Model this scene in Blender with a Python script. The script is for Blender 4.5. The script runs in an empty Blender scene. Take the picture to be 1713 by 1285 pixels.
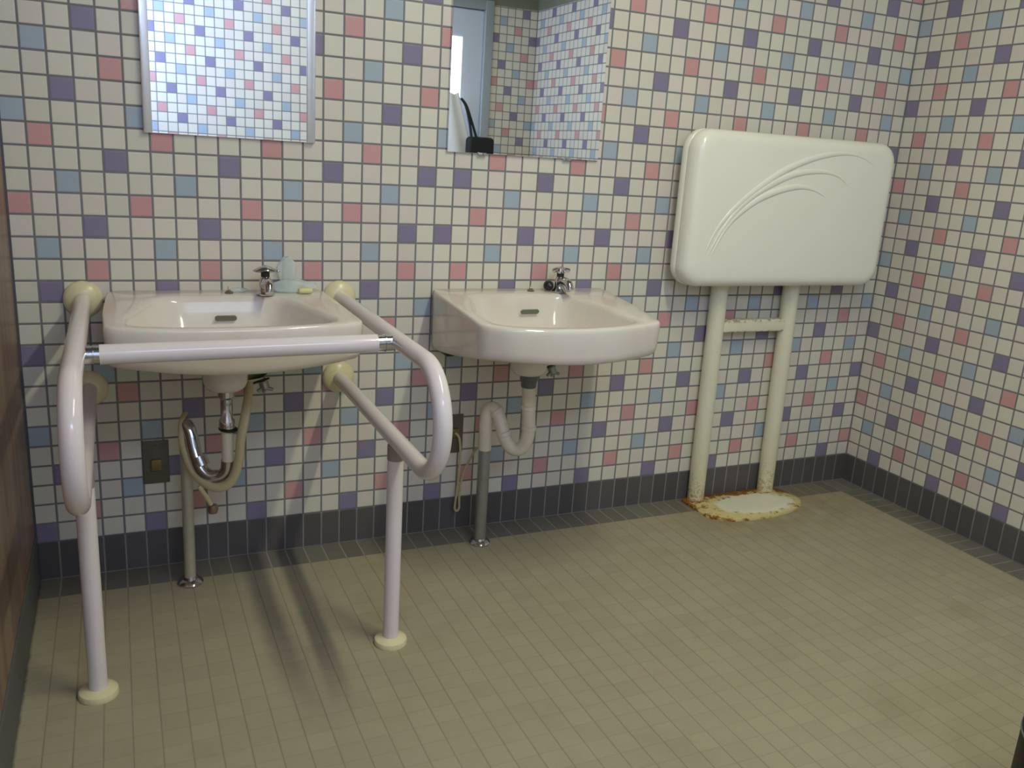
import bpy, bmesh, math, random
from mathutils import Vector, Matrix

# ---------------------------------------------------------------- scene, camera, light, exposure
scene = bpy.context.scene
COL = scene.collection
P = 0.05                 # tile pitch
XR = 2.652               # room width
YR = -2.95               # rear wall
ZC = 2.45                # ceiling

scene.view_settings.view_transform = 'Standard'
scene.view_settings.look = 'None'
scene.view_settings.gamma = 1.0
scene.view_settings.use_curve_mapping = False
scene.view_settings.exposure = 0.0

FPX = 1437.92
cam_d = bpy.data.cameras.new('camera')
cam_d.sensor_width = 36.0
cam_d.sensor_fit = 'HORIZONTAL'
cam_d.lens = FPX / 1713.0 * 36.0
cam_d.clip_start = 0.01
cam = bpy.data.objects.new('camera', cam_d)
COL.objects.link(cam)
def rod(w):
    a = Vector(w)
    return Matrix.Rotation(a.length, 3, a.normalized())
Rc = rod((0.270444681, 0.426782095, -0.00597768)) @ Matrix(((1, 0, 0), (0, 0, 1), (0, -1, 0)))
cam.matrix_world = Matrix.Translation((0.2201236, -2.22585209, 1.09699367)) @ Rc.transposed().to_4x4()
scene.camera = cam

world = bpy.data.worlds.new('world')
world.use_nodes = True
world.node_tree.nodes['Background'].inputs[0].default_value = (0.6, 0.7, 0.8, 1)
world.node_tree.nodes['Background'].inputs[1].default_value = 0.005
scene.world = world

def area(name, loc, rot, sx, sy, power, color):
    l = bpy.data.lights.new(name, 'AREA')
    l.shape = 'RECTANGLE'; l.size = sx; l.size_y = sy
    l.energy = power; l.color = color
    o = bpy.data.objects.new(name, l)
    o.location = loc; o.rotation_euler = rot
    COL.objects.link(o)
    return o
# fluorescent ceiling lamp (tube runs front to back) and the daylight window in the left wall, behind the camera
LAMP = (1.31, -1.45, 2.385)
area('lamp_light', LAMP, (0, 0, 0), 0.06, 1.1, 20.5, (1.0, 0.97, 0.68))
WIN = (0.0, -2.2, 1.72)
def aim(d): return Vector(d).to_track_quat('-Z', 'Y').to_euler()
area('window_light', (0.16, WIN[1]+0.1, WIN[2]), aim((0.55, -1.0, -0.15)), 0.5, 0.8, 19, (0.48, 0.64, 1.0))
area('added_daylight', (0.75, YR+0.03, 2.22), aim((0.0, 1.0, -0.45)), 1.1, 0.26, 12.5, (0.60, 0.70, 1.0))  # added daylight, no known source; brightens left and middle of back wall

# ---------------------------------------------------------------- material helpers
def lin(c):
    def f(x):
        x /= 255.0
        return x/12.92 if x <= 0.04045 else ((x+0.055)/1.055)**2.4
    return (f(c[0]), f(c[1]), f(c[2]), 1)

class NT:
    def __init__(s, name):
        s.m = bpy.data.materials.new(name); s.m.use_nodes = True
        s.t = s.m.node_tree; s.n = s.t.nodes; s.b = s.n['Principled BSDF']
        g = s.n.new('ShaderNodeNewGeometry')
        sep = s.n.new('ShaderNodeSeparateXYZ'); s.t.links.new(g.outputs['Position'], sep.inputs[0])
        s.pos = g.outputs['Position']; s.x, s.y, s.z = sep.outputs
    def put(s, inp, v):
        if isinstance(v, bpy.types.NodeSocket): s.t.links.new(v, inp)
        elif v is not None:
            if hasattr(inp.default_value, '__len__') and not hasattr(v, '__len__'): v = (v,)*3
            inp.default_value = v
    def M(s, op, a, b=None, c=None):
        n = s.n.new('ShaderNodeMath'); n.operation = op
        s.put(n.inputs[0], a)
        if b is not None: s.put(n.inputs[1], b)
        if c is not None: s.put(n.inputs[2], c)
        return n.outputs[0]
    def mix(s, f, a, b):
        n = s.n.new('ShaderNodeMix'); n.data_type = 'RGBA'
        s.put(n.inputs[0], f); s.put(n.inputs[6], a); s.put(n.inputs[7], b)
        return n.outputs[2]
    def noise(s, scale, detail=3, rough=0.5, vec=None):
        n = s.n.new('ShaderNodeTexNoise')
        n.inputs['Scale'].default_value = scale; n.inputs['Detail'].default_value = detail
        n.inputs['Roughness'].default_value = rough
        s.t.links.new(vec if vec is not None else s.pos, n.inputs['Vector'])
        return n.outputs['Fac']
    def wnoise(s, a, b, c=0.0):
        cv = s.n.new('ShaderNodeCombineXYZ'); s.put(cv.inputs[0], a); s.put(cv.inputs[1], b); s.put(cv.inputs[2], c)
        n = s.n.new('ShaderNodeTexWhiteNoise'); n.noise_dimensions = '3D'
        s.t.links.new(cv.outputs[0], n.inputs['Vector'])
        return n.outputs['Value']
    def scale(s, col, f):
        n = s.n.new('ShaderNodeVectorMath'); n.operation = 'SCALE'
        s.put(n.inputs[0], col if isinstance(col, bpy.types.NodeSocket) else col[:3]); s.put(n.inputs['Scale'], f)
        return n.outputs[0]
    def ramp(s, v, lo, hi):
        n = s.n.new('ShaderNodeMapRange'); n.clamp = True
        n.inputs['From Min'].default_value = lo; n.inputs['From Max'].default_value = hi
        s.put(n.inputs['Value'], v)
        return n.outputs['Result']
    def bump(s, h, strength=0.3, dist=0.002):
        n = s.n.new('ShaderNodeBump'); n.inputs['Strength'].default_value = strength
        n.inputs['Distance'].default_value = dist
        s.put(n.inputs['Height'], h); s.t.links.new(n.outputs[0], s.b.inputs['Normal'])
    def done(s, col=None, rough=0.5, metal=0.0, spec=0.5):
        if col is not None: s.put(s.b.inputs['Base Color'], col)
        s.put(s.b.inputs['Roughness'], rough); s.put(s.b.inputs['Metallic'], metal)
        s.b.inputs['Specular IOR Level'].default_value = spec
        return s.m

def simple(name, rgb, rough=0.5, metal=0.0, var=0.06, scale=30, bump=0.0, spec=0.5):
    s = NT(name)
    n = s.noise(scale, 3)
    f = s.M('MULTIPLY_ADD', n, 2*var, 1-var)
    if bump: s.bump(n, bump, 0.001)
    return s.done(s.scale(lin(rgb), f), rough, metal, spec)

def emissive(name, rgb, strength):
    s = NT(name)
    s.b.inputs['Emission Color'].default_value = lin(rgb)
    s.b.inputs['Emission Strength'].default_value = strength
    return s.done(lin(rgb), 0.5)

# wall mosaic. colours step by two columns a row; ua: which axis runs along the wall
C_WHITE, C_PINK, C_PURP, C_BLUE = lin((221, 217, 202)), lin((208, 158, 157)), lin((138, 129, 158)), lin((168, 184, 197))
C_GROUT = lin((128, 128, 130))
def mosaic(name, which, top=None):
    s = NT(name); M = s.M
    if which in ('back', 'rear'): k0 = M('DIVIDE', s.x, P)
    elif which == 'right': k0 = M('DIVIDE', s.y, -P)
    else: k0 = M('DIVIDE', s.y, -P)
    r0 = M('SUBTRACT', 29.0, M('DIVIDE', s.z, P))
    k = M('FLOOR', k0); r = M('FLOOR', r0)
    fu = M('SUBTRACT', k0, k); fv = M('SUBTRACT', r0, r)
    if which == 'back':
        b1 = M('MULTIPLY', M('GREATER_THAN', r, 6.5), M('LESS_THAN', r, 12.5))
        b2 = M('MULTIPLY', M('GREATER_THAN', r, 12.5), M('LESS_THAN', r, 18.5))
        lf = M('LESS_THAN', k, 19.5)
        a = M('ADD', 2.0, M('MULTIPLY', lf, M('SUBTRACT', M('MULTIPLY', b2, 2.0), M('MULTIPLY', b1, 2.0))))
        off = M('SUBTRACT', M('ADD', k, M('MULTIPLY', r, 2.0)), a)
    elif which == 'rear':
        off = M('SUBTRACT', M('SUBTRACT', k, M('MULTIPLY', r, 2.0)), 1.0)
    else:
        off = M('SUBTRACT', M('ADD', k, M('MULTIPLY', r, 2.0)), 4.0)
    q = M('FLOORED_MODULO', M('ADD', off, 500.5), 5.0)
    hit = M('LESS_THAN', q, 1.0)
    c3 = M('FLOORED_MODULO', M('ADD', r, 300.5), 3.0)
    isb = M('LESS_THAN', c3, 1.0); isp = M('MULTIPLY', M('GREATER_THAN', c3, 1.0), M('LESS_THAN', c3, 2.0))
    if which == 'right':   # one odd purple tile in a blue row
        odd = M('MULTIPLY', M('COMPARE', k, 10.0, 0.4), M('COMPARE', r, 12.0, 0.4))
        isb = M('MULTIPLY', isb, M('SUBTRACT', 1.0, odd))
    col = s.mix(isb, s.mix(isp, C_PURP, C_PINK), C_BLUE)
    w = s.wnoise(k, r)
    w2 = s.wnoise(k, r, 7.0)
    white = s.mix(M('GREATER_THAN', w2, 0.72), C_WHITE, lin((221, 213, 202)))
    col = s.mix(hit, white, col)
    col = s.scale(col, M('MULTIPLY_ADD', w, 0.07, 0.965))
    du = M('MINIMUM', fu, M('SUBTRACT', 1.0, fu)); dv = M('MINIMUM', fv, M('SUBTRACT', 1.0, fv))
    d = M('MINIMUM', du, dv)
    tile = s.ramp(d, 0.035, 0.065)
    dirt = s.noise(6, 4)
    grout = s.scale(C_GROUT, M('MULTIPLY_ADD', dirt, 0.5, 0.72))
    col = s.mix(tile, grout, col)
    if top:
        above = M('GREATER_THAN', s.z, top)
        col = s.mix(above, col, lin((128, 130, 112)))
        tile = M('MAXIMUM', tile, above)
    s.bump(s.ramp(d, 0.03, 0.09), 0.35, 0.0015)
    return s.done(col, M('SUBTRACT', 0.75, M('MULTIPLY', tile, 0.40)), 0, 0.4)

def base_tiles(name, axis):
    s = NT(name); M = s.M
    u = M('DIVIDE', s.x if axis == 'x' else s.y, P)
    k = M('FLOOR', u); f = M('SUBTRACT', u, k)
    d = M('MINIMUM', f, M('SUBTRACT', 1.0, f))
    d = M('MINIMUM', d, M('DIVIDE', s.z, P*1.8))
    w = s.wnoise(k, 3.0)
    t = s.ramp(d, 0.02, 0.05)
    col = s.mix(t, s.scale(lin((150, 148, 144)), M('MULTIPLY_ADD', s.noise(9, 3), 0.6, 0.6)),
                s.scale(lin((95, 91, 91)), M('MULTIPLY_ADD', w, 0.25, 0.87)))
    return s.done(col, 0.5, 0, 0.35)

def floor_mat():
    s = NT('floor_tiles'); M = s.M
    x, y = s.x, M('MULTIPLY', s.y, -1.0)
    kx, ky = M('DIVIDE', x, P), M('DIVIDE', y, P)
    ix, iy = M('FLOOR', kx), M('FLOOR', ky)
    fx, fy = M('SUBTRACT', kx, ix), M('SUBTRACT', ky, iy)
    dx = M('MINIMUM', fx, M('SUBTRACT', 1.0, fx)); dy = M('MINIMUM', fy, M('SUBTRACT', 1.0, fy))
    inb = M('LESS_THAN', y, 0.1); inr = M('GREATER_THAN', x, XR-0.1)
    border = M('MAXIMUM', inb, inr)
    # border tiles: 50 x 100 mm, long side away from the wall
    dbx = s.mix(inb, 1.0, dx) if False else M('ADD', M('MULTIPLY', inb, dx), M('MULTIPLY', M('SUBTRACT', 1.0, inb), dy))
    w = s.wnoise(ix, iy)
    big = s.noise(2.2, 4, 0.6)
    fine = s.noise(260, 2, 0.7)
    body = s.mix(s.ramp(big, 0.35, 0.7), lin((169, 162, 136)), lin((164, 155, 131)))
    body = s.scale(body, M('MULTIPLY', M('MULTIPLY_ADD', w, 0.07, 0.965), M('MULTIPLY_ADD', fine, 0.16, 0.92)))
    joint_x = M('SUBTRACT', 1.0, s.ramp(dx, 0.015, 0.035))
    joint_y = M('SUBTRACT', 1.0, s.ramp(dy, 0.015, 0.035))
    j = M('MULTIPLY', M('MAXIMUM', M('MULTIPLY', joint_x, 0.7), M('MULTIPLY', joint_y, 0.2)), M('MULTIPLY_ADD', s.noise(5, 3), 0.7, 0.35))
    col_in = s.mix(j, body, lin((112, 102, 84)))
    bcol = s.scale(lin((118, 114, 105)), M('MULTIPLY_ADD', s.wnoise(ix, M('FLOOR', M('DIVIDE', ky, 2.0)), 5.0), 0.22, 0.89))
    jb = M('SUBTRACT', 1.0, s.ramp(dbx, 0.02, 0.045))
    col_b = s.mix(M('MULTIPLY', jb, 0.8), bcol, lin((162, 160, 152)))
    col = s.mix(border, col_in, col_b)
    # rust-coloured stain round the base plate of the changing station, small smudges
    ddx = M('DIVIDE', M('SUBTRACT', x, 2.16), 0.30); ddy = M('DIVIDE', M('SUBTRACT', y, 0.14), 0.17)
    rr = M('SQRT', M('ADD', M('MULTIPLY', ddx, ddx), M('MULTIPLY', ddy, ddy)))
    st = M('MULTIPLY', M('SUBTRACT', 1.0, s.ramp(rr, 0.75, 1.5)), s.ramp(s.noise(14, 4), 0.3, 0.7))
    col = s.mix(M('MULTIPLY', st, 0.45), col, lin((140, 112, 60)))
    gr = M('MULTIPLY', s.ramp(s.noise(3.3, 5, 0.65), 0.55, 0.8), 0.3)
    col = s.mix(gr, col, lin((128, 118, 84)))
    # worn dark joint along the left wall
    lj = M('SUBTRACT', 1.0, s.ramp(M('ADD', x, M('MULTIPLY', s.noise(35, 3), 0.008)), 0.004, 0.012))
    col = s.mix(lj, col, lin((48, 46, 52)))
    s.bump(M('MINIMUM', s.ramp(dx, 0.01, 0.05), s.ramp(dy, 0.01, 0.05)), 0.15, 0.001)
    return s.done(col, 0.62, 0, 0.3)

def wood_mat():
    s = NT('brown_laminate'); M = s.M
    mp = s.n.new('ShaderNodeMapping'); mp.inputs['Scale'].default_value = (4, 14, 1.6)
    s.t.links.new(s.pos, mp.inputs['Vector'])
    n = s.noise(1.4, 4, 0.6, mp.outputs[0])
    n2 = s.noise(14, 4, 0.6, mp.outputs[0])
    c = s.mix(s.ramp(n, 0.35, 0.65), lin((122, 96, 82)), lin((150, 128, 110)))
    c = s.scale(c, M('MULTIPLY_ADD', n2, 0.24, 0.88))
    return s.done(c, 0.38, 0, 0.4)

def rust_paint(name, lo, hi, amount=1.0, plate=False):
    """cream paint with rust breaking through; lo..hi = heights over which it fades out"""
    s = NT(name); M = s.M
    base = s.scale(lin((232, 230, 205)), M('MULTIPLY_ADD', s.noise(12, 3), 0.12, 0.94))
    n = s.noise(45, 5, 0.65); n2 = s.noise(120, 4, 0.7)
    if plate:
        ex = M('DIVIDE', M('SUBTRACT', s.x, 2.135), 0.148); ey = M('DIVIDE', M('ADD', s.y, 0.128), 0.072)
        rr = M('SQRT', M('ADD', M('MULTIPLY', ex, ex), M('MULTIPLY', ey, ey)))
        e = s.ramp(M('ADD', rr, M('MULTIPLY', M('SUBTRACT', n, 0.5), 0.5)), 0.95, 1.12)
        yel = s.mix(e, base, lin((214, 200, 140)))
        r1 = M('MULTIPLY', e, s.ramp(M('ADD', n, M('ADD', M('MULTIPLY', s.ramp(rr, 1.25, 1.9), 0.20), M('MULTIPLY', s.ramp(s.y, -0.075, -0.015), 0.22))), 0.54, 0.66))
        col = s.mix(r1, yel, s.mix(s.ramp(n2, 0.4, 0.6), lin((112, 60, 22)), lin((168, 112, 36))))
        return s.done(col, 0.5, 0, 0.4)
    h = M('SUBTRACT', 1.0, s.ramp(s.z, lo, hi))
    f = M('MULTIPLY', s.ramp(M('ADD', M('MULTIPLY', n2, 0.6), M('MULTIPLY', h, 0.30*amount)), 0.56, 0.72), amount)
    col = s.mix(M('MULTIPLY', h, 0.35), base, lin((205, 190, 130)))
    col = s.mix(f, col, lin((158, 116, 58)))
    return s.done(col, 0.4, 0, 0.45)

def rust_spots(name):
    s = NT(name); M = s.M
    base = s.scale(lin((228, 226, 202)), M('MULTIPLY_ADD', s.noise(12, 3), 0.12, 0.94))
    e = M('MAXIMUM', s.ramp(s.z, 0.616, 0.626), M('SUBTRACT', 1.0, s.ramp(s.z, 0.585, 0.594)))
    f = M('MULTIPLY', e, s.ramp(s.noise(70, 5, 0.7), 0.48, 0.60))
    return s.done(s.mix(f, base, lin((138, 104, 52))), 0.45, 0, 0.4)

def china_mat():
    s = NT('white_china'); M = s.M
    n = s.noise(5, 4)
    c = s.mix(s.ramp(n, 0.45, 0.75), lin((232, 224, 216)), lin((222, 212, 198)))
    c = s.scale(c, M('MULTIPLY_ADD', s.noise(60, 3), 0.05, 0.975))
    return s.done(c, 0.12, 0, 0.55)

def mirror_mat():
    s = NT('mirror_glass')
    return s.done(s.scale((0.90, 0.93, 0.95), s.M('MULTIPLY_ADD', s.noise(3), 0.02, 0.99)), 0.012, 1.0)

MT = dict(
    back=mosaic('mosaic_back', 'back'), right=mosaic('mosaic_right', 'right', 1.955), rear=mosaic('mosaic_rear', 'rear', 1.955),
    left=mosaic('mosaic_left', 'left', 1.955),
    bx=base_tiles('base_tiles_x', 'x'), by=base_tiles('base_tiles_y', 'y'),
    floor=floor_mat(), wood=wood_mat(), china=china_mat(), mirror=mirror_mat(),
    ceiling=simple('ceiling_paint', (150, 150, 138), 0.8),
    grey=simple('dark_grey_skirting', (96, 98, 96), 0.55),
    trimblue=simple('grey_joint_strip', (86, 88, 98), 0.5),
    rail=simple('white_rail_coating', (232, 223, 224), 0.15, 0, 0.02, 8, 0, 0.5),
    flange=simple('cream_plastic', (230, 220, 178), 0.28, 0, 0.04, 20),
    chrome=simple('chrome', (205, 205, 208), 0.12, 1.0, 0.05, 60),
    dull=simple('dull_steel', (162, 162, 156), 0.36, 0.6, 0.15, 40),
    dark=simple('dark_rubber', (28, 30, 30), 0.35, 0, 0.2, 60),
    palesteel=simple('pale_steel', (196, 190, 170), 0.4, 0.35, 0.15, 40),
    collar=simple('pinkish_grey_collar', (158, 142, 140), 0.4),
    slot=simple('dark_opening', (116, 118, 100), 0.6),
    pvc=simple('cream_pvc', (224, 214, 190), 0.42, 0, 0.12, 30),
    pvcgrey=simple('grey_pvc', (104, 106, 110), 0.4, 0, 0.1, 30),
    tape=simple('cream_hose', (196, 182, 138), 0.6, 0, 0.12, 50),
    outlet=simple('tarnished_plate', (104, 100, 88), 0.5, 0.3, 0.2, 60),
    brass=simple('tarnished_brass', (132, 116, 64), 0.45, 0.4, 0.2, 80),
    brown=simple('rust_brown', (116, 70, 44), 0.6, 0, 0.3, 120),
    valve=simple('green_brown_brass', (98, 100, 62), 0.4, 0.5, 0.25, 60),
    alu=simple('aluminium', (246, 248, 252), 0.16, 0.9, 0.03, 40),
    board=simple('ivory_plastic', (247, 246, 232), 0.2, 0, 0.02, 6),
    leg=rust_paint('rusty_leg_paint', 0.03, 0.34), plate=rust_paint('rusty_plate_paint', 0, 1, 1, True), bar=rust_spots('rusty_bar_paint'),
    door=simple('pale_blue_door', (214, 222, 240), 0.45, 0, 0.02, 5),
    frame=simple('grey_door_frame', (170, 178, 184), 0.4, 0.3, 0.04, 10),
    glow=emissive('daylight_glass', (225, 238, 255), 2.2),
    pane=emissive('window_daylight', (215, 228, 255), 0.7),
    lampglow=emissive('lamp_diffuser', (255, 250, 225), 4.0),
    lampbody=simple('lamp_housing', (230, 230, 225), 0.5),
    cloth=simple('white_cloth', (244, 246, 252), 0.8, 0, 0.05, 20),
    black=simple('black_fabric', (18, 18, 20), 0.6, 0, 0.2, 60),
    blackgloss=simple('black_plastic', (9, 9, 10), 0.6, 0, 0.2, 20),
    wire=simple('grey_wire', (120, 120, 122), 0.4),
    soap=simple('yellow_soap', (222, 218, 160), 0.5),
    stud=simple('tarnished_stud', (150, 130, 112), 0.35, 0.7, 0.2, 80),
)
def bag_mat():
    s = NT('clear_plastic_bag')
    s.b.inputs['Transmission Weight'].default_value = 0.45
    s.b.inputs['Alpha'].default_value = 0.6
    s.b.inputs['IOR'].default_value = 1.2
    return s.done(s.scale(lin((240, 252, 250)), s.M('MULTIPLY_ADD', s.noise(40), 0.2, 0.9)), 0.25)
MT['bag'] = bag_mat()

# ---------------------------------------------------------------- object helpers
ORG = {}
def thing(name, label, cat, loc, group=None):
    o = bpy.data.objects.new(name, None); COL.objects.link(o)
    o.empty_display_size = 0.05
    o.location = loc; ORG[o] = Vector(loc)
    o['label'] = label; o['category'] = cat
    if group: o['group'] = group
    return o
def obj(name, geo, mat, parent=None, smooth=True, sharp=35):
    """geo = (verts, faces) in room coordinates"""
    vs, fs = geo
    og = ORG[parent] if parent is not None else Vector((0, 0, 0))
    if parent is None:
        own = Vector((0, 0, 0))
    else: own = og
    me = bpy.data.meshes.new(name)
    me.from_pydata([tuple(Vector(v)-own) for v in vs], [], fs)
    bm = bmesh.new(); bm.from_mesh(me)
    bmesh.ops.recalc_face_normals(bm, faces=bm.faces)
    bm.to_mesh(me); bm.free()
    me.materials.append(MT[mat] if isinstance(mat, str) else mat)
    if smooth:
        me.polygons.foreach_set('use_smooth', [True]*len(me.polygons))
        me.set_sharp_from_angle(angle=math.radians(sharp))
    o = bpy.data.objects.new(name, me); COL.objects.link(o)
    ORG[o] = own
    if parent is not None: o.parent = parent
    return o
def tag(o, label, cat, group=None):
    o['label'] = label; o['category'] = cat
    if group: o['group'] = group
    return o
def struct(name, geo, mat, label=None, cat=None, smooth=False):
    o = obj(name, geo, mat, None, smooth); o['kind'] = 'structure'
    if label: o['label'] = label
    if cat: o['category'] = cat
    return o

def join(*gs):
    V, F = [], []
    for v, f in gs:
        n = len(V); V += list(v); F += [tuple(i+n for i in q) for q in f]
    return V, F
def box(x0, x1, y0, y1, z0, z1, bev=0.0, seg=3):
    if bev <= 0:
        v = [(x, y, z) for x in (x0, x1) for y in (y0, y1) for z in (z0, z1)]
        f = [(0, 1, 3, 2), (4, 6, 7, 5), (0, 4, 5, 1), (2, 3, 7, 6), (0, 2, 6, 4), (1, 5, 7, 3)]
        return v, f
    bm = bmesh.new(); bmesh.ops.create_cube(bm, size=1)
    for v in bm.verts:
        v.co = Vector(((x0+x1)/2+v.co.x*(x1-x0), (y0+y1)/2+v.co.y*(y1-y0), (z0+z1)/2+v.co.z*(z1-z0)))
    bmesh.ops.bevel(bm, geom=bm.edges[:], offset=bev, segments=seg, affect='EDGES', profile=0.5)
    g = ([tuple(v.co) for v in bm.verts], [tuple(v.index for v in f.verts) for f in bm.faces]); bm.free()
    return g
def loft(rings, cap0=True, cap1=True, closed=True):
    V, F = [], []; n = len(rings[0])
    for r in rings: V += [tuple(p) for p in r]
    m = n if closed else n-1
    for i in range(len(rings)-1):
        for j in range(m):
            a, b = i*n+j, i*n+(j+1) % n
            F.append((a, b, b+n, a+n))
    if cap0: F.append(tuple(range(n-1, -1, -1)))
    if cap1: F.append(tuple((len(rings)-1)*n+j for j in range(n)))
    return V, F
def smooth_path(pts, sub=8):
    P_ = [Vector(p) for p in pts]; out = []
    for i in range(len(P_)-1):
        p0 = P_[max(i-1, 0)]; p1 = P_[i]; p2 = P_[i+1]; p3 = P_[min(i+2, len(P_)-1)]
        for k in range(sub):
            t = k/sub
            out.append(0.5*((2*p1)+(-p0+p2)*t+(2*p0-5*p1+4*p2-p3)*t*t+(-p0+3*p1-3*p2+p3)*t**3))
    out.append(P_[-1]); return out
def tube(pts, r, n=20, flat=1.0, up=None):
    pts = [Vector(p) for p in pts]; N = len(pts)
    rr = r if hasattr(r, '__len__') else [r]*N
    if len(rr) != N:
        q = []
        for i in range(N):
            t = i/(N-1)*(len(rr)-1); a = int(min(t, len(rr)-2)); q.append(rr[a]+(rr[a+1]-rr[a])*(t-a))
        rr = q
    T = [(pts[min(i+1, N-1)]-pts[max(i-1, 0)]).normalized() for i in range(N)]
    nrm = Vector(up) if up else T[0].orthogonal()
    nrm = (nrm-T[0]*nrm.dot(T[0])).normalized()
    rings = []
    for i in range(N):
        if i: nrm = (nrm-T[i]*nrm.dot(T[i])).normalized()
        b = T[i].cross(nrm)
        rings.append([pts[i]+(nrm*math.cos(a)*flat+b*math.sin(a))*rr[i] for a in [2*math.pi*j/n for j in range(n)]])
    return loft(rings)
def lathe(prof, origin, axis=(0, 0, 1), n=32):
    """prof = [(radius, height)] along axis"""
    ax = Vector(axis).normalized(); u = ax.orthogonal().normalized(); w = ax.cross(u); o = Vector(origin)
    return loft([[o+ax*h+(u*math.cos(2*math.pi*j/n)+w*math.sin(2*math.pi*j/n))*max(r, 1e-5) for j in range(n)] for r, h in prof])
def star_ring(poly, c, n, rad=0.0):
    """resample closed polyline by angle about c"""
    dense = []
    m = len(poly)
    pts = [Vector(p) for p in poly]
    if rad:
        q = []
        for i in range(m):
            a, b, d = pts[i-1], pts[i], pts[(i+1) % m]
            r1 = min(rad, (a-b).length*0.45); r2 = min(rad, (d-b).length*0.45)
            s0 = b+(a-b).normalized()*r1; s1 = b+(d-b).normalized()*r2
            for k in range(9):
                t = k/8; q.append(s0*(1-t)**2+b*2*t*(1-t)+s1*t*t)
        pts = q; m = len(pts)
    out = []
    cx, cy = c
    for j in range(n):
        th = 2*math.pi*j/n; dx, dy = math.cos(th), math.sin(th); best = 0
        for i in range(m):
            ax_, ay_ = pts[i][0]-cx, pts[i][1]-cy; bx_, by_ = pts[(i+1) % m][0]-cx, pts[(i+1) % m][1]-cy
            ex, ey = bx_-ax_, by_-ay_
            den = dx*ey-dy*ex
            if abs(den) < 1e-12: continue
            t = (ax_*ey-ay_*ex)/den; s_ = (ax_*dy-ay_*dx)/den
            if t > 0 and -1e-6 <= s_ <= 1+1e-6: best = max(best, t)
        out.append((cx+dx*best, cy+dy*best))
    return out

# ---------------------------------------------------------------- room shell
T = 0.08
struct('floor', box(-T, XR+T, YR-T, T, -0.05, 0), 'floor')
struct('ceiling', box(-T, XR+T, YR-T, T, ZC, ZC+0.05), 'ceiling')
struct('wall_back', box(0, XR, 0, T, 0, ZC), 'back')
struct('wall_right', box(XR, XR+T, YR, T, 0, ZC), 'right')
# rear wall with doorway
DX0, DX1, DZ = 1.50, 2.30, 1.92
struct('wall_rear', join(box(0, DX0-0.055, YR-T, YR, 0, 2.05), box(0, 0.15, YR-T, YR, 2.05, ZC), box(1.35, DX0-0.055, YR-T, YR, 2.05, ZC), box(0.15, 1.35, YR-T, YR, 2.38, ZC), box(DX1+0.055, XR, YR-T, YR, 0, ZC), box(DX0-0.055, DX1+0.055, YR-T, YR, DZ+0.055, ZC)), 'rear')
d1 = thing('door_1', 'pale blue door with bright glazed slit, reflected in the right mirror', 'door', (DX0, YR-0.03, 0)); d1['kind'] = 'structure'
obj('door_panel', box(DX0, DX1, YR-0.045, YR-0.012, 0.005, DZ-0.003, 0.004), 'door', d1)
obj('door_glass', box(2.035, 2.165, YR-0.012, YR-0.006, 0.95, 1.755, 0.0), 'glow', d1)
obj('door_frame', join(box(DX1, DX1+0.055, YR-0.07, YR+0.015, 0, DZ+0.055, 0.003), box(DX0-0.055, DX0, YR-0.07, YR+0.015, 0, DZ+0.055, 0.003),
    box(DX0, DX1, YR-0.07, YR+0.015, DZ, DZ+0.055, 0.003)), 'frame', d1)
# left wall: brown laminate panel over a grey skirting, window further back
struct('wall_left', join(box(-T, 0, YR, -1.62, 0, 1.29), box(-T, 0, YR, -2.78, 1.29, 2.15), box(-T, 0, YR, -1.62, 2.15, ZC), box(-T, -0.012, -1.62, T, 0, ZC)), 'left')
struct('trim_1', box(-0.012, 0.0, -1.62, -0.009, 0.125, ZC, 0.002), 'wood', 'brown wood-look laminate panel on the left wall', 'panel')
struct('baseboard_left', box(-0.012, 0.003, -1.62, -0.009, 0, 0.122, 0.002), 'grey')
struct('trim_2', box(-0.012, 0.004, -0.009, 0, 0, ZC), 'trimblue', 'dark grey joint strip in the left corner', 'trim')
wn = thing('window_1', 'frosted daylight window in the left wall behind the camera', 'window', (0, -2.2, 1.29)); wn['kind'] = 'structure'
obj('window_pane', box(-0.05, -0.045, -2.78, -1.62, 1.29, 2.15), 'pane', wn)
obj('window_frame', join(box(-0.06, 0.006, -2.78, -2.75, 1.29, 2.15), box(-0.06, 0.006, -1.65, -1.62, 1.29, 2.15), box(-0.06, 0.006, -2.75, -1.65, 1.29, 1.32), box(-0.06, 0.006, -2.75, -1.65, 2.12, 2.15)), 'alu', wn)
tw = thing('added_window', 'added unseen transom window high in the rear wall, for extra daylight', 'window', (0.75, YR, 2.05)); tw['kind'] = 'structure'  # unseen window, added only to go with the extra daylight
obj('window_pane', box(0.15, 1.35, YR-0.05, YR-0.045, 2.05, 2.38), 'pane', tw)
obj('window_frame', join(box(0.15, 0.18, YR-0.06, YR+0.004, 2.05, 2.38), box(1.32, 1.35, YR-0.06, YR+0.004, 2.05, 2.38), box(0.18, 1.32, YR-0.06, YR+0.004, 2.05, 2.08), box(0.18, 1.32, YR-0.06, YR+0.004, 2.35, 2.38)), 'alu', tw)
struct('baseboard_back', box(0.004, XR, -0.004, 0, 0, 0.1, 0.0015), 'bx')
struct('baseboard_right', box(XR-0.004, XR, YR, -0.004, 0, 0.1, 0.0015), 'by')
struct('baseboard_rear', box(0, DX0-0.056, YR, YR+0.004, 0, 0.1, 0.0015), 'bx')

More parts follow.
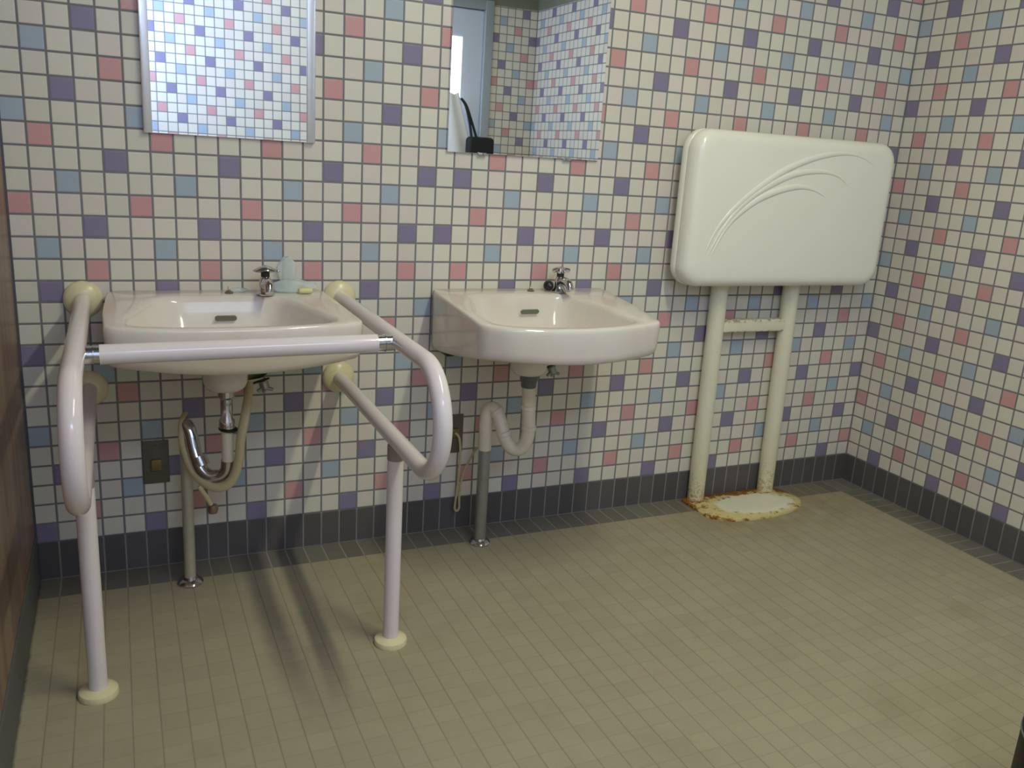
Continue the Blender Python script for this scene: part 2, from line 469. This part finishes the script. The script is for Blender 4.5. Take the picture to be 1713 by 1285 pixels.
# ---------------------------------------------------------------- ceiling lamp
cl = thing('ceiling_lamp', 'long fluorescent ceiling lamp above the middle of the room', 'lamp', (LAMP[0], LAMP[1], ZC))
obj('housing', box(LAMP[0]-0.09, LAMP[0]+0.09, LAMP[1]-0.62, LAMP[1]+0.62, LAMP[2]+0.03, ZC-0.001, 0.006), 'lampbody', cl)
for sx in (-0.035, 0.035):
    obj('tube', tube([(LAMP[0]+sx, LAMP[1]-0.58, LAMP[2]+0.02), (LAMP[0]+sx, LAMP[1]+0.58, LAMP[2]+0.02)], 0.009, 12), 'lampglow', cl)

# ---------------------------------------------------------------- mirrors
def mirror(x0, x1, z0, z1, label, strips):
    m = thing('wall_mirror', label, 'mirror', ((x0+x1)/2, 0, z0))
    obj('glass', box(x0, x1, -0.008, -0.0005, z0, z1, 0.0008, 1), 'mirror', m)
    if strips:
        obj('side_strip', box(x1-0.019, x1+0.001, -0.013, -0.0085, z0, z1, 0.001), 'alu', m)
        obj('side_strip', box(x0-0.001, x0+0.018, -0.013, -0.0085, z0, z1, 0.001), 'alu', m)
    else:
        for cx in (x0+0.1, x1-0.1):
            obj('clip', box(cx-0.012, cx+0.012, -0.011, 0, z0-0.004, z0+0.003, 0.001), 'chrome', m)
mirror(0.288, 0.677, 1.093, 1.93, 'wall mirror with bright metal side strips, above the basin with the white handrail', True)
mirror(1.026, 1.484, 1.093, 1.93, 'plain rectangular wall mirror above the basin without handrails, reflecting the door', False)

# ---------------------------------------------------------------- wash basins
def basin(label, poly, inner, c, zb, zf, boss, zbot=0.56):
    """poly/inner: top outline and bowl opening in x, y; zb/zf rim height at wall and front"""
    N = 120
    out = star_ring(poly, c, N, 0.026); inn = star_ring(inner, c, N, 0.05)
    cx, cy = c
    D = -min(p[1] for p in out)
    def z(y): return zb+(zf-zb)*min(1, max(0, -y/D))
    W = max(p[0] for p in out)-cx
    def zl(y, x=None):
        t = min(1, max(0, -y/D)); v = zbot+0.012*t+0.072*t**1.3
        if x is not None: v += t*(0.012-0.030*(1-min(1, abs(x-cx)/W)**2))
        return v
    def lerp(a, b, t): return tuple(a[i]+(b[i]-a[i])*t for i in range(2))
    def sc(ring, s, zz):
        return [Vector((cx+(p[0]-cx)*s, min(cy+(p[1]-cy)*s, -0.002), zz(p[1]) if callable(zz) else zz)) for p in ring]
    cir = [(boss[0]+0.062*math.cos(2*math.pi*j/N), boss[1]+0.062*math.sin(2*math.pi*j/N)) for j in range(N)]
    def bs(s, zz): return [Vector((boss[0]+(p[0]-boss[0])*s, boss[1]+(p[1]-boss[1])*s, zz)) for p in cir]
    def blend(t, zz): return [Vector((*lerp(cir[j], out[j], t), zz(out[j][1]) if callable(zz) else zz)) for j in range(N)]
    def bz(t, dz):
        q = [lerp(cir[j], out[j], t) for j in range(N)]
        return [Vector((p[0], p[1], zl(p[1], p[0])+dz)) for p in q]
    R = [bs(0.50, 0.527), bs(0.62, 0.529), bs(0.74, 0.537), bs(0.80, 0.548), bs(0.83, 0.566),
         bz(0.06, -0.006), bz(0.35, -0.004), bz(0.7, -0.003), bz(0.94, 0.0), bz(0.965, 0.003), bz(0.982, 0.010), bz(0.990, 0.020),
         sc(out, 1.0, lambda y: z(y)-0.020), sc(out, 1.0, lambda y: z(y)-0.012), sc(out, 0.998, lambda y: z(y)-0.006), sc(out, 0.992, lambda y: z(y)-0.0015), sc(out, 0.980, lambda y: z(y))]
    def io(t, dz): # between outline and bowl edge
        return [Vector((*lerp(out[j], inn[j], t), z(lerp(out[j], inn[j], t)[1])+dz)) for j in range(N)]
    R += [io(0.85, -0.001), io(1.0, -0.004)]
    def bw(s, dz): return [Vector((cx+(p[0]-cx)*s, cy+(p[1]-cy)*s, z(p[1])*(0.5+0.5*s)+zf*(0.5-0.5*s)+dz)) for p in inn]
    R += [bw(0.975, -0.014), bw(0.93, -0.035), bw(0.86, -0.062), bw(0.76, -0.088), bw(0.6, -0.108), bw(0.4, -0.12), bw(0.2, -0.126), bw(0.07, -0.128)]
    b = thing('wash_basin', label, 'basin', (cx, 0, zbot))
    obj('bowl', loft(R), 'china', b, True, 60)
    # overflow slot on the back slope of the bowl
    return b
def capsule(cxyz, w, h, d, tilt):
    pts = []
    for k in range(24):
        a = 2*math.pi*k/24
        ex = (w/2-h/2)*(1 if math.cos(a) > 0 else -1)+math.cos(a)*h/2
        pts.append((ex, math.sin(a)*h/2))
    c, s = math.cos(tilt), math.sin(tilt)
    ring = lambda o: [Vector((cxyz[0]+p[0], cxyz[1]-s*p[1]-c*o, cxyz[2]+c*p[1]-s*o)) for p in pts]
    return loft([ring(-d/2), ring(d/2)])

lb = basin('white china basin enclosed by the white handrail, green plastic bag beside its tap',
    [(0.19, 0.0), (0.182, -0.25), (0.186, -0.415), (0.26, -0.44), (0.36, -0.452), (0.45, -0.455), (0.55, -0.448), (0.63, -0.436), (0.706, -0.412), (0.704, -0.25), (0.700, -0.02), (0.697, 0.0)],
    [(0.255, -0.20), (0.225, -0.31), (0.228, -0.395), (0.33, -0.418), (0.445, -0.424), (0.56, -0.418), (0.658, -0.393), (0.645, -0.30), (0.605, -0.17), (0.57, -0.088), (0.445, -0.085), (0.30, -0.088)],
    (0.445, -0.25), 0.727, 0.722, (0.432, -0.205))
obj('overflow_hole', capsule((0.446, -0.1165, 0.678), 0.05, 0.014, 0.004, 0.5), 'slot', lb)
rb = basin('white china basin without handrails, to the right of the railed one',
    [(0.997, 0.0), (0.985, -0.2), (0.972, -0.43), (1.03, -0.483), (1.12, -0.505), (1.226, -0.51), (1.334, -0.492), (1.457, -0.452), (1.503, -0.25), (1.535, -0.02), (1.53, 0.0)],
    [(1.05, -0.18), (1.015, -0.30), (1.008, -0.42), (1.06, -0.452), (1.15, -0.475), (1.25, -0.478), (1.34, -0.462), (1.405, -0.425), (1.405, -0.30), (1.395, -0.18), (1.37, -0.088), (1.25, -0.082), (1.08, -0.082)],
    (1.235, -0.25), 0.727, 0.712, (1.212, -0.205))
obj('overflow_hole', capsule((1.249, -0.114, 0.680), 0.055, 0.014, 0.004, 0.5), 'slot', rb)
for b, xs in ((lb, (0.27, 0.63)), (rb, (1.045, 1.47))):
    for x in xs: obj('bracket', box(x-0.012, x+0.012, -0.05, -0.0005, 0.545, 0.566, 0.003), 'dark', b)

# ---------------------------------------------------------------- taps
def tap(x, y, z, label, lobes, r=0.028, tilt=0.0):
    t = thing('tap', label, 'tap', (x, y, z))
    obj('body', lathe([(0.021, 0), (0.022, 0.003), (0.017, 0.008), (0.0145, 0.014), (0.0145, 0.034), (0.012, 0.042), (0.009, 0.046), (0.009, 0.052)], (x, y, z)), 'chrome', t)
    obj('neck', lathe([(0.0105, 0.044), (0.0105, 0.056)], (x, y, z)), 'dark', t)
    sp = smooth_path([(x, y-0.004, z+0.024), (x, y-0.028, z+0.034), (x, y-0.052, z+0.031), (x, y-0.064, z+0.014)])
    obj('spout', tube(sp, [0.013, 0.0125, 0.0115, 0.010], 18), 'chrome', t)
    if lobes:
        g = [lathe([(0.013, 0.054), (0.016, 0.060), (0.014, 0.068), (0.006, 0.072), (0.0, 0.0725)], (x, y, z))]
        for a in (math.pi*1.05, -0.15, math.pi/2, -math.pi/2-0.1):
            dx, dy = math.cos(a), math.sin(a)
            g.append(tube([(x, y, z+0.063), (x+dx*0.014, y+dy*0.014, z+0.064), (x+dx*0.024, y+dy*0.024, z+0.062), (x+dx*0.027, y+dy*0.027, z+0.061)], [0.006, 0.006, 0.0065, 0.004], 12))
        obj('handle', join(*g), 'chrome', t)
    else:
        rings = []
        for rr, h in ((0.006, 0.054), (0.024, 0.058), (0.030, 0.061), (0.028, 0.064), (0.014, 0.070), (0.004, 0.072)):
            rings.append([Vector((x+math.cos(2*math.pi*j/32)*rr, y+math.sin(2*math.pi*j/32)*rr*0.62, z+h-abs(math.cos(2*math.pi*j/32))*rr*0.12)) for j in range(32)])
        obj('handle', loft(rings), 'chrome', t)
        obj('handle_tip', lathe([(0.0, -0.004), (0.0035, -0.003), (0.005, 0), (0.0035, 0.003), (0, 0.004)], (x+0.030, y-0.004, z+0.058)), 'chrome', t)
    return t
tap(0.545, -0.072, 0.7265, 'chrome tap with a wide flat handle, on the basin inside the handrail', False)
tap(1.364, -0.060, 0.7255, 'chrome tap with a lobed handle, next to a round black stopper', True)
# round black stopper leaning on the right tap
st = thing('basin_stopper', 'round black rubber stopper leaning against the lobed chrome tap', 'stopper', (1.335, -0.047, 0.727))
obj('ball', lathe([(0, -0.015), (0.008, -0.0135), (0.0125, -0.009), (0.015, 0), (0.0125, 0.009), (0.008, 0.0135), (0, 0.015)], (1.335, -0.047, 0.7415), (0.2, 1, 0.2)), 'dark', st)
obj('ring', lathe([(0.0, 0.0), (0.002, 0.0005), (0.002, 0.003), (0.0, 0.0035)], (1.332, -0.063, 0.7445), (0, -1, 0.2), 12), 'dull', st)
# chain studs
def stud(x, y, z, label):
    t = thing('chain_stud', label, 'stud', (x, y, z))
    obj('base', lathe([(0.010, 0), (0.010, 0.002), (0.006, 0.005), (0.004, 0.007), (0.0, 0.007)], (x, y, z), n=20), 'stud', t)
    obj('pin', tube([(x-0.001, y, z+0.004), (x-0.002, y, z+0.016)], [0.002, 0.0014], 8), 'chrome', t)
    obj('link', tube([(x+0.002, y-0.003, z+0.003), (x+0.009, y-0.006, z+0.002)], 0.002, 8), 'stud', t)
stud(0.462, -0.045, 0.7265, 'small tarnished chain stud on the left deck of the railed basin')
stud(1.283, -0.040, 0.7262, 'small tarnished chain stud on the basin beside the black stopper')
# soap in clear plastic / netting behind the left tap
def crumple(cx, cy, cz, rx, ry, rz, seed, n=28, m=16, amp=0.25):
    rnd = random.Random(seed)
    ph = [(rnd.uniform(0, 6.28), rnd.uniform(0, 6.28), rnd.randint(2, 7), rnd.randint(2, 6)) for _ in range(7)]
    rings = []
    for i in range(1, m):
        th = math.pi*i/m; ring = []
        for j in range(n):
            a = 2*math.pi*j/n
            d = 1+amp*sum(math.sin(p[2]*a+p[0])*math.cos(p[3]*th+p[1]) for p in ph)/3.5
            ring.append(Vector((cx+rx*d*math.sin(th)*math.cos(a), min(cy+ry*d*math.sin(th)*math.sin(a), -0.004), max(cz-rz*d*math.cos(th), 0.7275))))
        rings.append(ring)
    return loft(rings)
sb = thing('plastic_bag', 'crumpled clear green plastic bag standing beside the flat-handled tap', 'bag', (0.60, -0.05, 0.727))
obj('bag_body', crumple(0.618, -0.034, 0.740, 0.056, 0.022, 0.018, 4, 36, 18, 0.22), 'bag', sb, True, 80)
obj('bag_top', crumple(0.607, -0.012, 0.776, 0.023, 0.006, 0.036, 9, 24, 18, 0.14), 'bag', sb, True, 80)
obj('bag_tail', crumple(0.487, -0.035, 0.732, 0.022, 0.010, 0.005, 12, 24, 12, 0.3), 'bag', sb, True, 80)
so = obj('soap_bar', box(0.626, 0.662, -0.072, -0.052, 0.7275, 0.741, 0.006), 'soap'); tag(so, 'pale yellow soap bar at the right end of the green plastic bag', 'soap')

# ---------------------------------------------------------------- handrail
XL_, XRR = 0.140, 0.744
RR = 0.0182
hr = thing('handrail', 'white tubular handrail with cream flanges around the basin on the left', 'handrail', (0.445, -0.54, 0))
def side_loop(x, front=-0.822):
    zt, zb_ = 0.707, 0.490; rc = (zt-zb_)/2; yc = front+rc; zc = (zt+zb_)/2
    pts = [(x, -0.012, zt), (x, -0.3, zt), (x, yc, zt)]
    for k in range(1, 24):
        a = math.pi/2+math.pi*k/24
        pts.append((x, yc+rc*math.cos(a), zc+rc*math.sin(a)))
    pts += [(x, yc, zb_), (x, -0.3, zb_), (x, -0.012, zb_)]
    return tube(pts, RR, 28)
for x in (XL_, XRR):
    obj('side_loop', side_loop(x), 'rail', hr)
    for z in (0.707, 0.490):
        f = obj('wall_flange', lathe([(0.043, 0.0), (0.043, 0.004), (0.041, 0.010), (0.034, 0.016), (0.024, 0.020), (0.019, 0.022)], (x, -0.0005, z), (0, -1, 0), 36), 'flange', hr)
    obj('post', lathe([(0.0178, 0.004), (0.0178, 0.445)], (x, -0.54, 0), n=28), 'rail', hr)
    obj('collar', lathe([(0.0170, 0.445), (0.0186, 0.446), (0.0186, 0.478), (0.012, 0.48)], (x, -0.54, 0), n=28), 'collar', hr)
    obj('floor_flange', lathe([(0.037, 0.0), (0.038, 0.006), (0.036, 0.012), (0.028, 0.016), (0.019, 0.018)], (x, -0.54, 0), n=36), 'flange', hr)
CY, CZ = -0.535, 0.703
CL = 0.698
obj('crossbar', tube([(XL_+0.040, CY, CL), (XRR-0.046, CY, CZ)], 0.0188, 28), 'rail', hr)
for x, s, cz in ((XL_, 1, CL), (XRR, -1, CZ)):
    obj('chrome_sleeve', tube([(x+s*0.010, CY, cz), (x+s*0.047, CY, cz)], 0.0168, 28), 'chrome', hr)
    obj('sleeve_ring', lathe([(0.0168, 0), (0.0186, 0.0005), (0.0186, 0.002), (0.0168, 0.0025)], (x+s*0.028, CY, cz), (s, 0, 0), 28), 'chrome', hr)

# ---------------------------------------------------------------- waste pipes
lw = thing('waste_pipe', 'chrome waste trap under the railed basin running down to the floor', 'pipe', (0.35, -0.121, 0))
obj('tailpiece', lathe([(0.019, 0.5265), (0.019, 0.510), (0.014, 0.504), (0.014, 0.458), (0.018, 0.452), (0.018, 0.434), (0.015, 0.43)], (0.433, -0.205, 0)), 'chrome', lw)
obj('trap_arm', tube([(0.433, -0.205, 0.434), (0.433, -0.205, 0.35)], 0.0135), 'pvc', lw)
obj('gasket', lathe([(0.0195, 0), (0.022, 0.002), (0.022, 0.006), (0.0195, 0.008)], (0.435, -0.205, 0.426), (0.12, 0, 1)), 'dark', lw)
obj('trap', tube(smooth_path([(0.433, -0.205, 0.352), (0.430, -0.203, 0.325), (0.414, -0.196, 0.310), (0.390, -0.186, 0.310), (0.372, -0.172, 0.330), (0.363, -0.155, 0.364), (0.358, -0.142, 0.395),
    (0.353, -0.132, 0.415), (0.348, -0.123, 0.420), (0.345, -0.121, 0.410), (0.345, -0.121, 0.385)]), 0.0155, 24), 'chrome', lw)
obj('trap_nut', lathe([(0.0195, -0.012), (0.0195, 0.012)], (0.374, -0.166, 0.340), (-0.5, 0.6, 1.4), 12), 'chrome', lw)
obj('floor_pipe', lathe([(0.0138, 0.004), (0.0138, 0.395)], (0.345, -0.121, 0)), 'palesteel', lw)
obj('floor_flange', lathe([(0.030, 0.0), (0.031, 0.005), (0.027, 0.010), (0.0185, 0.014), (0.0165, 0.020)], (0.345, -0.121, 0)), 'chrome', lw)
rw = thing('waste_pipe', 'cream plastic trap on a steel floor pipe, under the basin without handrails', 'pipe', (1.135, -0.118, 0))
obj('tailpiece', lathe([(0.025, 0.5265), (0.025, 0.512), (0.0215, 0.505), (0.0205, 0.492), (0.019, 0.490)], (1.216, -0.205, 0)), 'pvcgrey', rw)
obj('trap', tube(smooth_path([(1.217, -0.205, 0.492), (1.222, -0.204, 0.42), (1.227, -0.202, 0.365), (1.223, -0.198, 0.330), (1.211, -0.190, 0.308), (1.193, -0.178, 0.306), (1.177, -0.165, 0.328),
    (1.168, -0.152, 0.362), (1.162, -0.140, 0.392), (1.153, -0.128, 0.410), (1.142, -0.119, 0.408), (1.136, -0.117, 0.392), (1.134, -0.118, 0.36), (1.135, -0.118, 0.288)]), 0.0185, 24), 'pvc', rw)
for p, ax in (((1.221, -0.204, 0.432), (0.02, 0, 1)), ((1.227, -0.202, 0.372), (0.0, 0, 1)), ((1.173, -0.160, 0.345), (-.3, .3, 1)), ((1.158, -0.134, 0.402), (-1, .8, 1.4))):
    obj('joint_ring', lathe([(0.019, -0.006), (0.0205, -0.005), (0.0205, 0.005), (0.019, 0.006)], p, ax), 'pvc', rw)
obj('floor_pipe', lathe([(0.0172, 0.004), (0.0172, 0.29)], (1.135, -0.118, 0)), 'dull', rw)
obj('floor_flange', lathe([(0.030, 0.0), (0.031, 0.005), (0.027, 0.010), (0.0195, 0.013), (0.0175, 0.018)], (1.135, -0.118, 0)), 'chrome', rw)

# hose wrapped round the left trap
ho = obj('supply_hose', tube(smooth_path([(0.492, -0.16, 0.530), (0.487, -0.175, 0.505), (0.474, -0.205, 0.455), (0.462, -0.222, 0.41), (0.456, -0.226, 0.36), (0.444, -0.226, 0.318), (0.425, -0.222, 0.294), (0.398, -0.21, 0.289),
    (0.372, -0.187, 0.300), (0.352, -0.163, 0.325), (0.338, -0.145, 0.37), (0.335, -0.135, 0.41), (0.340, -0.12, 0.435), (0.350, -0.09, 0.44)]), [0.009, 0.012, 0.012, 0.012, 0.010, 0.008, 0.007, 0.006], 16, 0.7), 'tape', lw)
ho['label'] = 'flat cream hose looped around the chrome trap'
# bead plug hanging by the trap
pl = thing('plug_on_cord', 'small brown plug hanging on a cord below the chrome trap', 'plug', (0.385, -0.207, 0.23))
obj('cord', tube(smooth_path([(0.366, -0.205, 0.292), (0.377, -0.207, 0.274), (0.387, -0.207, 0.254), (0.392, -0.207, 0.243)]), 0.0055, 10), 'tape', pl)
obj('plug', lathe([(0, -0.014), (0.010, -0.011), (0.013, 0), (0.010, 0.009), (0, 0.013)], (0.396, -0.207, 0.233)), 'stud', pl)

# stop valves under the basins
def valve(x, y, z, label, s=1.0):
    v = thing('stop_valve', label, 'valve', (x, 0, z))
    obj('valve_body', tube([(x-0.035, y-0.01, z+0.0), (x+0.012, y, z+0.008), (x+0.034, y+0.01, z+0.016)], [0.014, 0.017, 0.013], 16), 'valve', v)
    obj('inlet', tube([(x+0.004, y, z+0.004), (x+0.004, -0.001, z+0.004)], 0.008, 12), 'dull', v)
    obj('washer', lathe([(0.010, -0.001), (0.022, 0), (0.022, 0.004), (0.010, 0.005)], (x+0.012, y-0.012, z-0.012), (0.3, -0.4, -1)), 'dark', v)
    g = [lathe([(0.012, 0), (0.011, 0.018), (0.007, 0.022)], (x+0.018, y-0.016, z-0.016), (0.25, -0.3, -1), 16)]
    for a in range(3):
        an = a*2.1+0.4
        g.append(tube([(x+0.02, y-0.02, z-0.028), (x+0.02+0.022*math.cos(an), y-0.024, z-0.030-0.012*abs(math.sin(an)))], [0.0055, 0.0042], 10))
    obj('valve_handle', join(*g), 'dull', v)
valve(0.515, -0.085, 0.528, 'greenish stop valve with a metal wing handle under the railed basin')
valve(1.318, -0.085, 0.530, 'small stop valve with a grey handle under the basin without handrails')

# ---------------------------------------------------------------- outlet plates on the wall
op = thing('outlet_plate', 'tarnished metal outlet plate on the tiles under the railed basin', 'outlet', (0.281, 0, 0.23))
obj('plate', box(0.250, 0.312, -0.006, -0.0005, 0.232, 0.346, 0.002), 'outlet', op)
obj('socket', box(0.268, 0.294, -0.016, -0.006, 0.268, 0.298, 0.003), 'brass', op)
obj('screw', lathe([(0.004, 0), (0.003, 0.002), (0, 0.002)], (0.281, -0.006, 0.332), (0, -1, 0), 12), 'brass', op)
op2 = thing('outlet_plate', 'dark outlet plate beside the steel floor pipe, cord hanging from it', 'outlet', (1.085, 0, 0.24))
obj('plate', box(1.050, 1.112, -0.006, -0.0005, 0.243, 0.360, 0.002), 'outlet', op2)
obj('socket', box(1.068, 1.096, -0.017, -0.006, 0.292, 0.320, 0.003), 'brass', op2)
cd = obj('hanging_cord', tube(smooth_path([(1.083, -0.018, 0.308), (1.092, -0.028, 0.295), (1.097, -0.030, 0.25), (1.096, -0.030, 0.20), (1.094, -0.028, 0.15), (1.090, -0.026, 0.095), (1.089, -0.026, 0.075),
    (1.096, -0.027, 0.067), (1.102, -0.028, 0.078), (1.101, -0.028, 0.11), (1.103, -0.030, 0.155), (1.110, -0.034, 0.195), (1.118, -0.045, 0.225), (1.121, -0.07, 0.262), (1.122, -0.093, 0.285)]), 0.0034, 10), 'tape')
tag(cd, 'thin tan cord drooping in a loop beside the steel floor pipe', 'cord')

# ---------------------------------------------------------------- baby changing station
cs = thing('changing_station', 'ivory folding changing board on two rusty cream legs with a floor plate', 'changing station', (2.10, -0.09, 0))
# board: rounded slab
BX0, BX1, BZ0, BZ1 = 1.741, 2.523, 0.745, 1.205
def rrect(x0, x1, z0, z1, r, n=10):
    out = []
    for cx, cz, a0 in ((x1-r, z1-r, 0), (x0+r, z1-r, 90), (x0+r, z0+r, 180), (x1-r, z0+r, 270)):
        for k in range(n+1):
            a = math.radians(a0+90*k/n); out.append((cx+r*math.cos(a), cz+r*math.sin(a)))
    return out
def slab(ys):
    rings = []
    for y, ins in ys:
        rings.append([Vector((px, y, pz)) for px, pz in rrect(BX0+ins, BX1-ins, BZ0+ins, BZ1-ins, 0.062-ins*0.5)])
    return loft(rings)
obj('board_back', slab([(-0.040, 0.012), (-0.043, 0.004), (-0.050, 0.0), (-0.070, 0.0), (-0.074, 0.004)]), 'board', cs, True, 50)
brd = obj('board_cover', slab([(-0.0745, 0.006), (-0.078, 0.001), (-0.090, 0.0), (-0.105, 0.002), (-0.116, 0.007), (-0.123, 0.015), (-0.127, 0.026), (-0.128, 0.036)]), 'board', cs, True, 50)
def arc(px):
    pts = []
    for x, y in px: pts.append((x, -0.1275, y))
    return smooth_path(pts, 8)
ARCS = [[(1.807, 0.852), (1.834, 0.912), (1.882, 0.972), (1.955, 1.033), (2.054, 1.096), (2.168, 1.142), (2.281, 1.163), (2.366, 1.156), (2.435, 1.125)], [(1.816, 0.842), (1.858, 0.919), (1.913, 0.986), (1.987, 1.041), (2.09, 1.088), (2.193, 1.104), (2.277, 1.094), (2.337, 1.055)], [(1.826, 0.836), (1.873, 0.926), (1.938, 0.987), (2.015, 1.029), (2.114, 1.054), (2.186, 1.049), (2.246, 1.024)]]
for a in ARCS:
    obj('ridge', tube(arc(a), [0.002, 0.006, 0.009, 0.011, 0.009, 0.005, 0.001], 16, 0.5, (0, 1, 0)), 'board', brd)
for x0, x1 in ((1.949, 1.957), (2.240, 2.253)):
    obj('leg', tube([(x1, -0.034, 0.006), (x0, -0.034, 0.76)], 0.0275, 28), 'leg', cs)
obj('crossbar', box(1.955, 2.24, -0.050, -0.018, 0.586, 0.627, 0.006), 'bar', cs)
pp = [(1.913, -0.008), (1.913, -0.168), (1.94, -0.19), (1.985, -0.214), (2.06, -0.222), (2.14, -0.220), (2.22, -0.207), (2.29, -0.178), (2.335, -0.125), (2.325, -0.06), (2.30, -0.008)]
rg = star_ring([Vector((a, b, 0)) for a, b in pp], (2.12, -0.11), 90, 0.012)
pr = lambda s, z: [Vector((2.12+(p[0]-2.12)*s, -0.11+(p[1]+0.11)*s, z)) for p in rg]
obj('base_plate', loft([pr(1.0, 0.0002), pr(1.0, 0.006), pr(0.985, 0.0085), pr(0.90, 0.010), pr(0.86, 0.013), pr(0.5, 0.0135), pr(0.1, 0.0135)]), 'plate', cs, True, 40)

# ---------------------------------------------------------------- by the door, seen in the right mirror
wc = thing('white_coat', 'white cloth coat hanging on the pale blue door, seen in the mirror', 'coat', (2.08, YR+0.03, 1.43))
rings = []
rnd = random.Random(3)
for i in range(22):
    t = i/21; z = 1.43-t*0.75; w = 0.06+0.10*min(1, t*2.0); d = 0.018+0.020*t
    rings.append([Vector((2.075+w*math.cos(a)+0.05*t*0.6, YR+0.045+d*math.sin(a)*(1+0.35*math.sin(5*a+t*4)), z+0.008*math.cos(3*a))) for a in [2*math.pi*j/40 for j in range(40)]])
obj('coat_body', loft(rings), 'cloth', wc, True, 80)
obj('hook', tube([(2.075, YR-0.008, 1.45), (2.075, YR+0.04, 1.445), (2.075, YR+0.05, 1.46)], 0.005, 10), 'dull', wc)
bb = thing('black_bag', 'black shoulder bag hanging beside the white coat, seen in the mirror', 'bag', (2.25, YR+0.06, 0.95))
obj('bag_body', box(2.165, 2.34, YR+0.105, YR+0.17, 0.90, 1.185, 0.025, 4), 'black', bb)
obj('strap', tube(smooth_path([(2.20, YR+0.13, 1.17), (2.185, YR+0.12, 1.27), (2.16, YR+0.11, 1.36), (2.13, YR+0.105, 1.40)]), 0.008, 10), 'black', bb)
obj('strap', tube(smooth_path([(2.235, YR+0.13, 1.17), (2.20, YR+0.12, 1.27), (2.165, YR+0.11, 1.36), (2.13, YR+0.105, 1.40)]), 0.008, 10), 'black', bb)

# ---------------------------------------------------------------- black bin, only its edge is in the picture
bn = thing('waste_bin', 'black upright bin whose edge shows at the bottom right corner', 'bin', (1.658, -1.544, 0))
obj('bin_body', lathe([(0.10, 0.0), (0.118, 0.006), (0.12, 0.02), (0.12, 0.43), (0.123, 0.435), (0.123, 0.45), (0.115, 0.45), (0.112, 0.05), (0.05, 0.04)], (1.658, -1.544, 0), n=48), 'blackgloss', bn)
obj('wire_band', lathe([(0.1205, 0.205), (0.1216, 0.206), (0.1216, 0.209), (0.1205, 0.210)], (1.658, -1.544, 0), n=48), 'wire', bn)
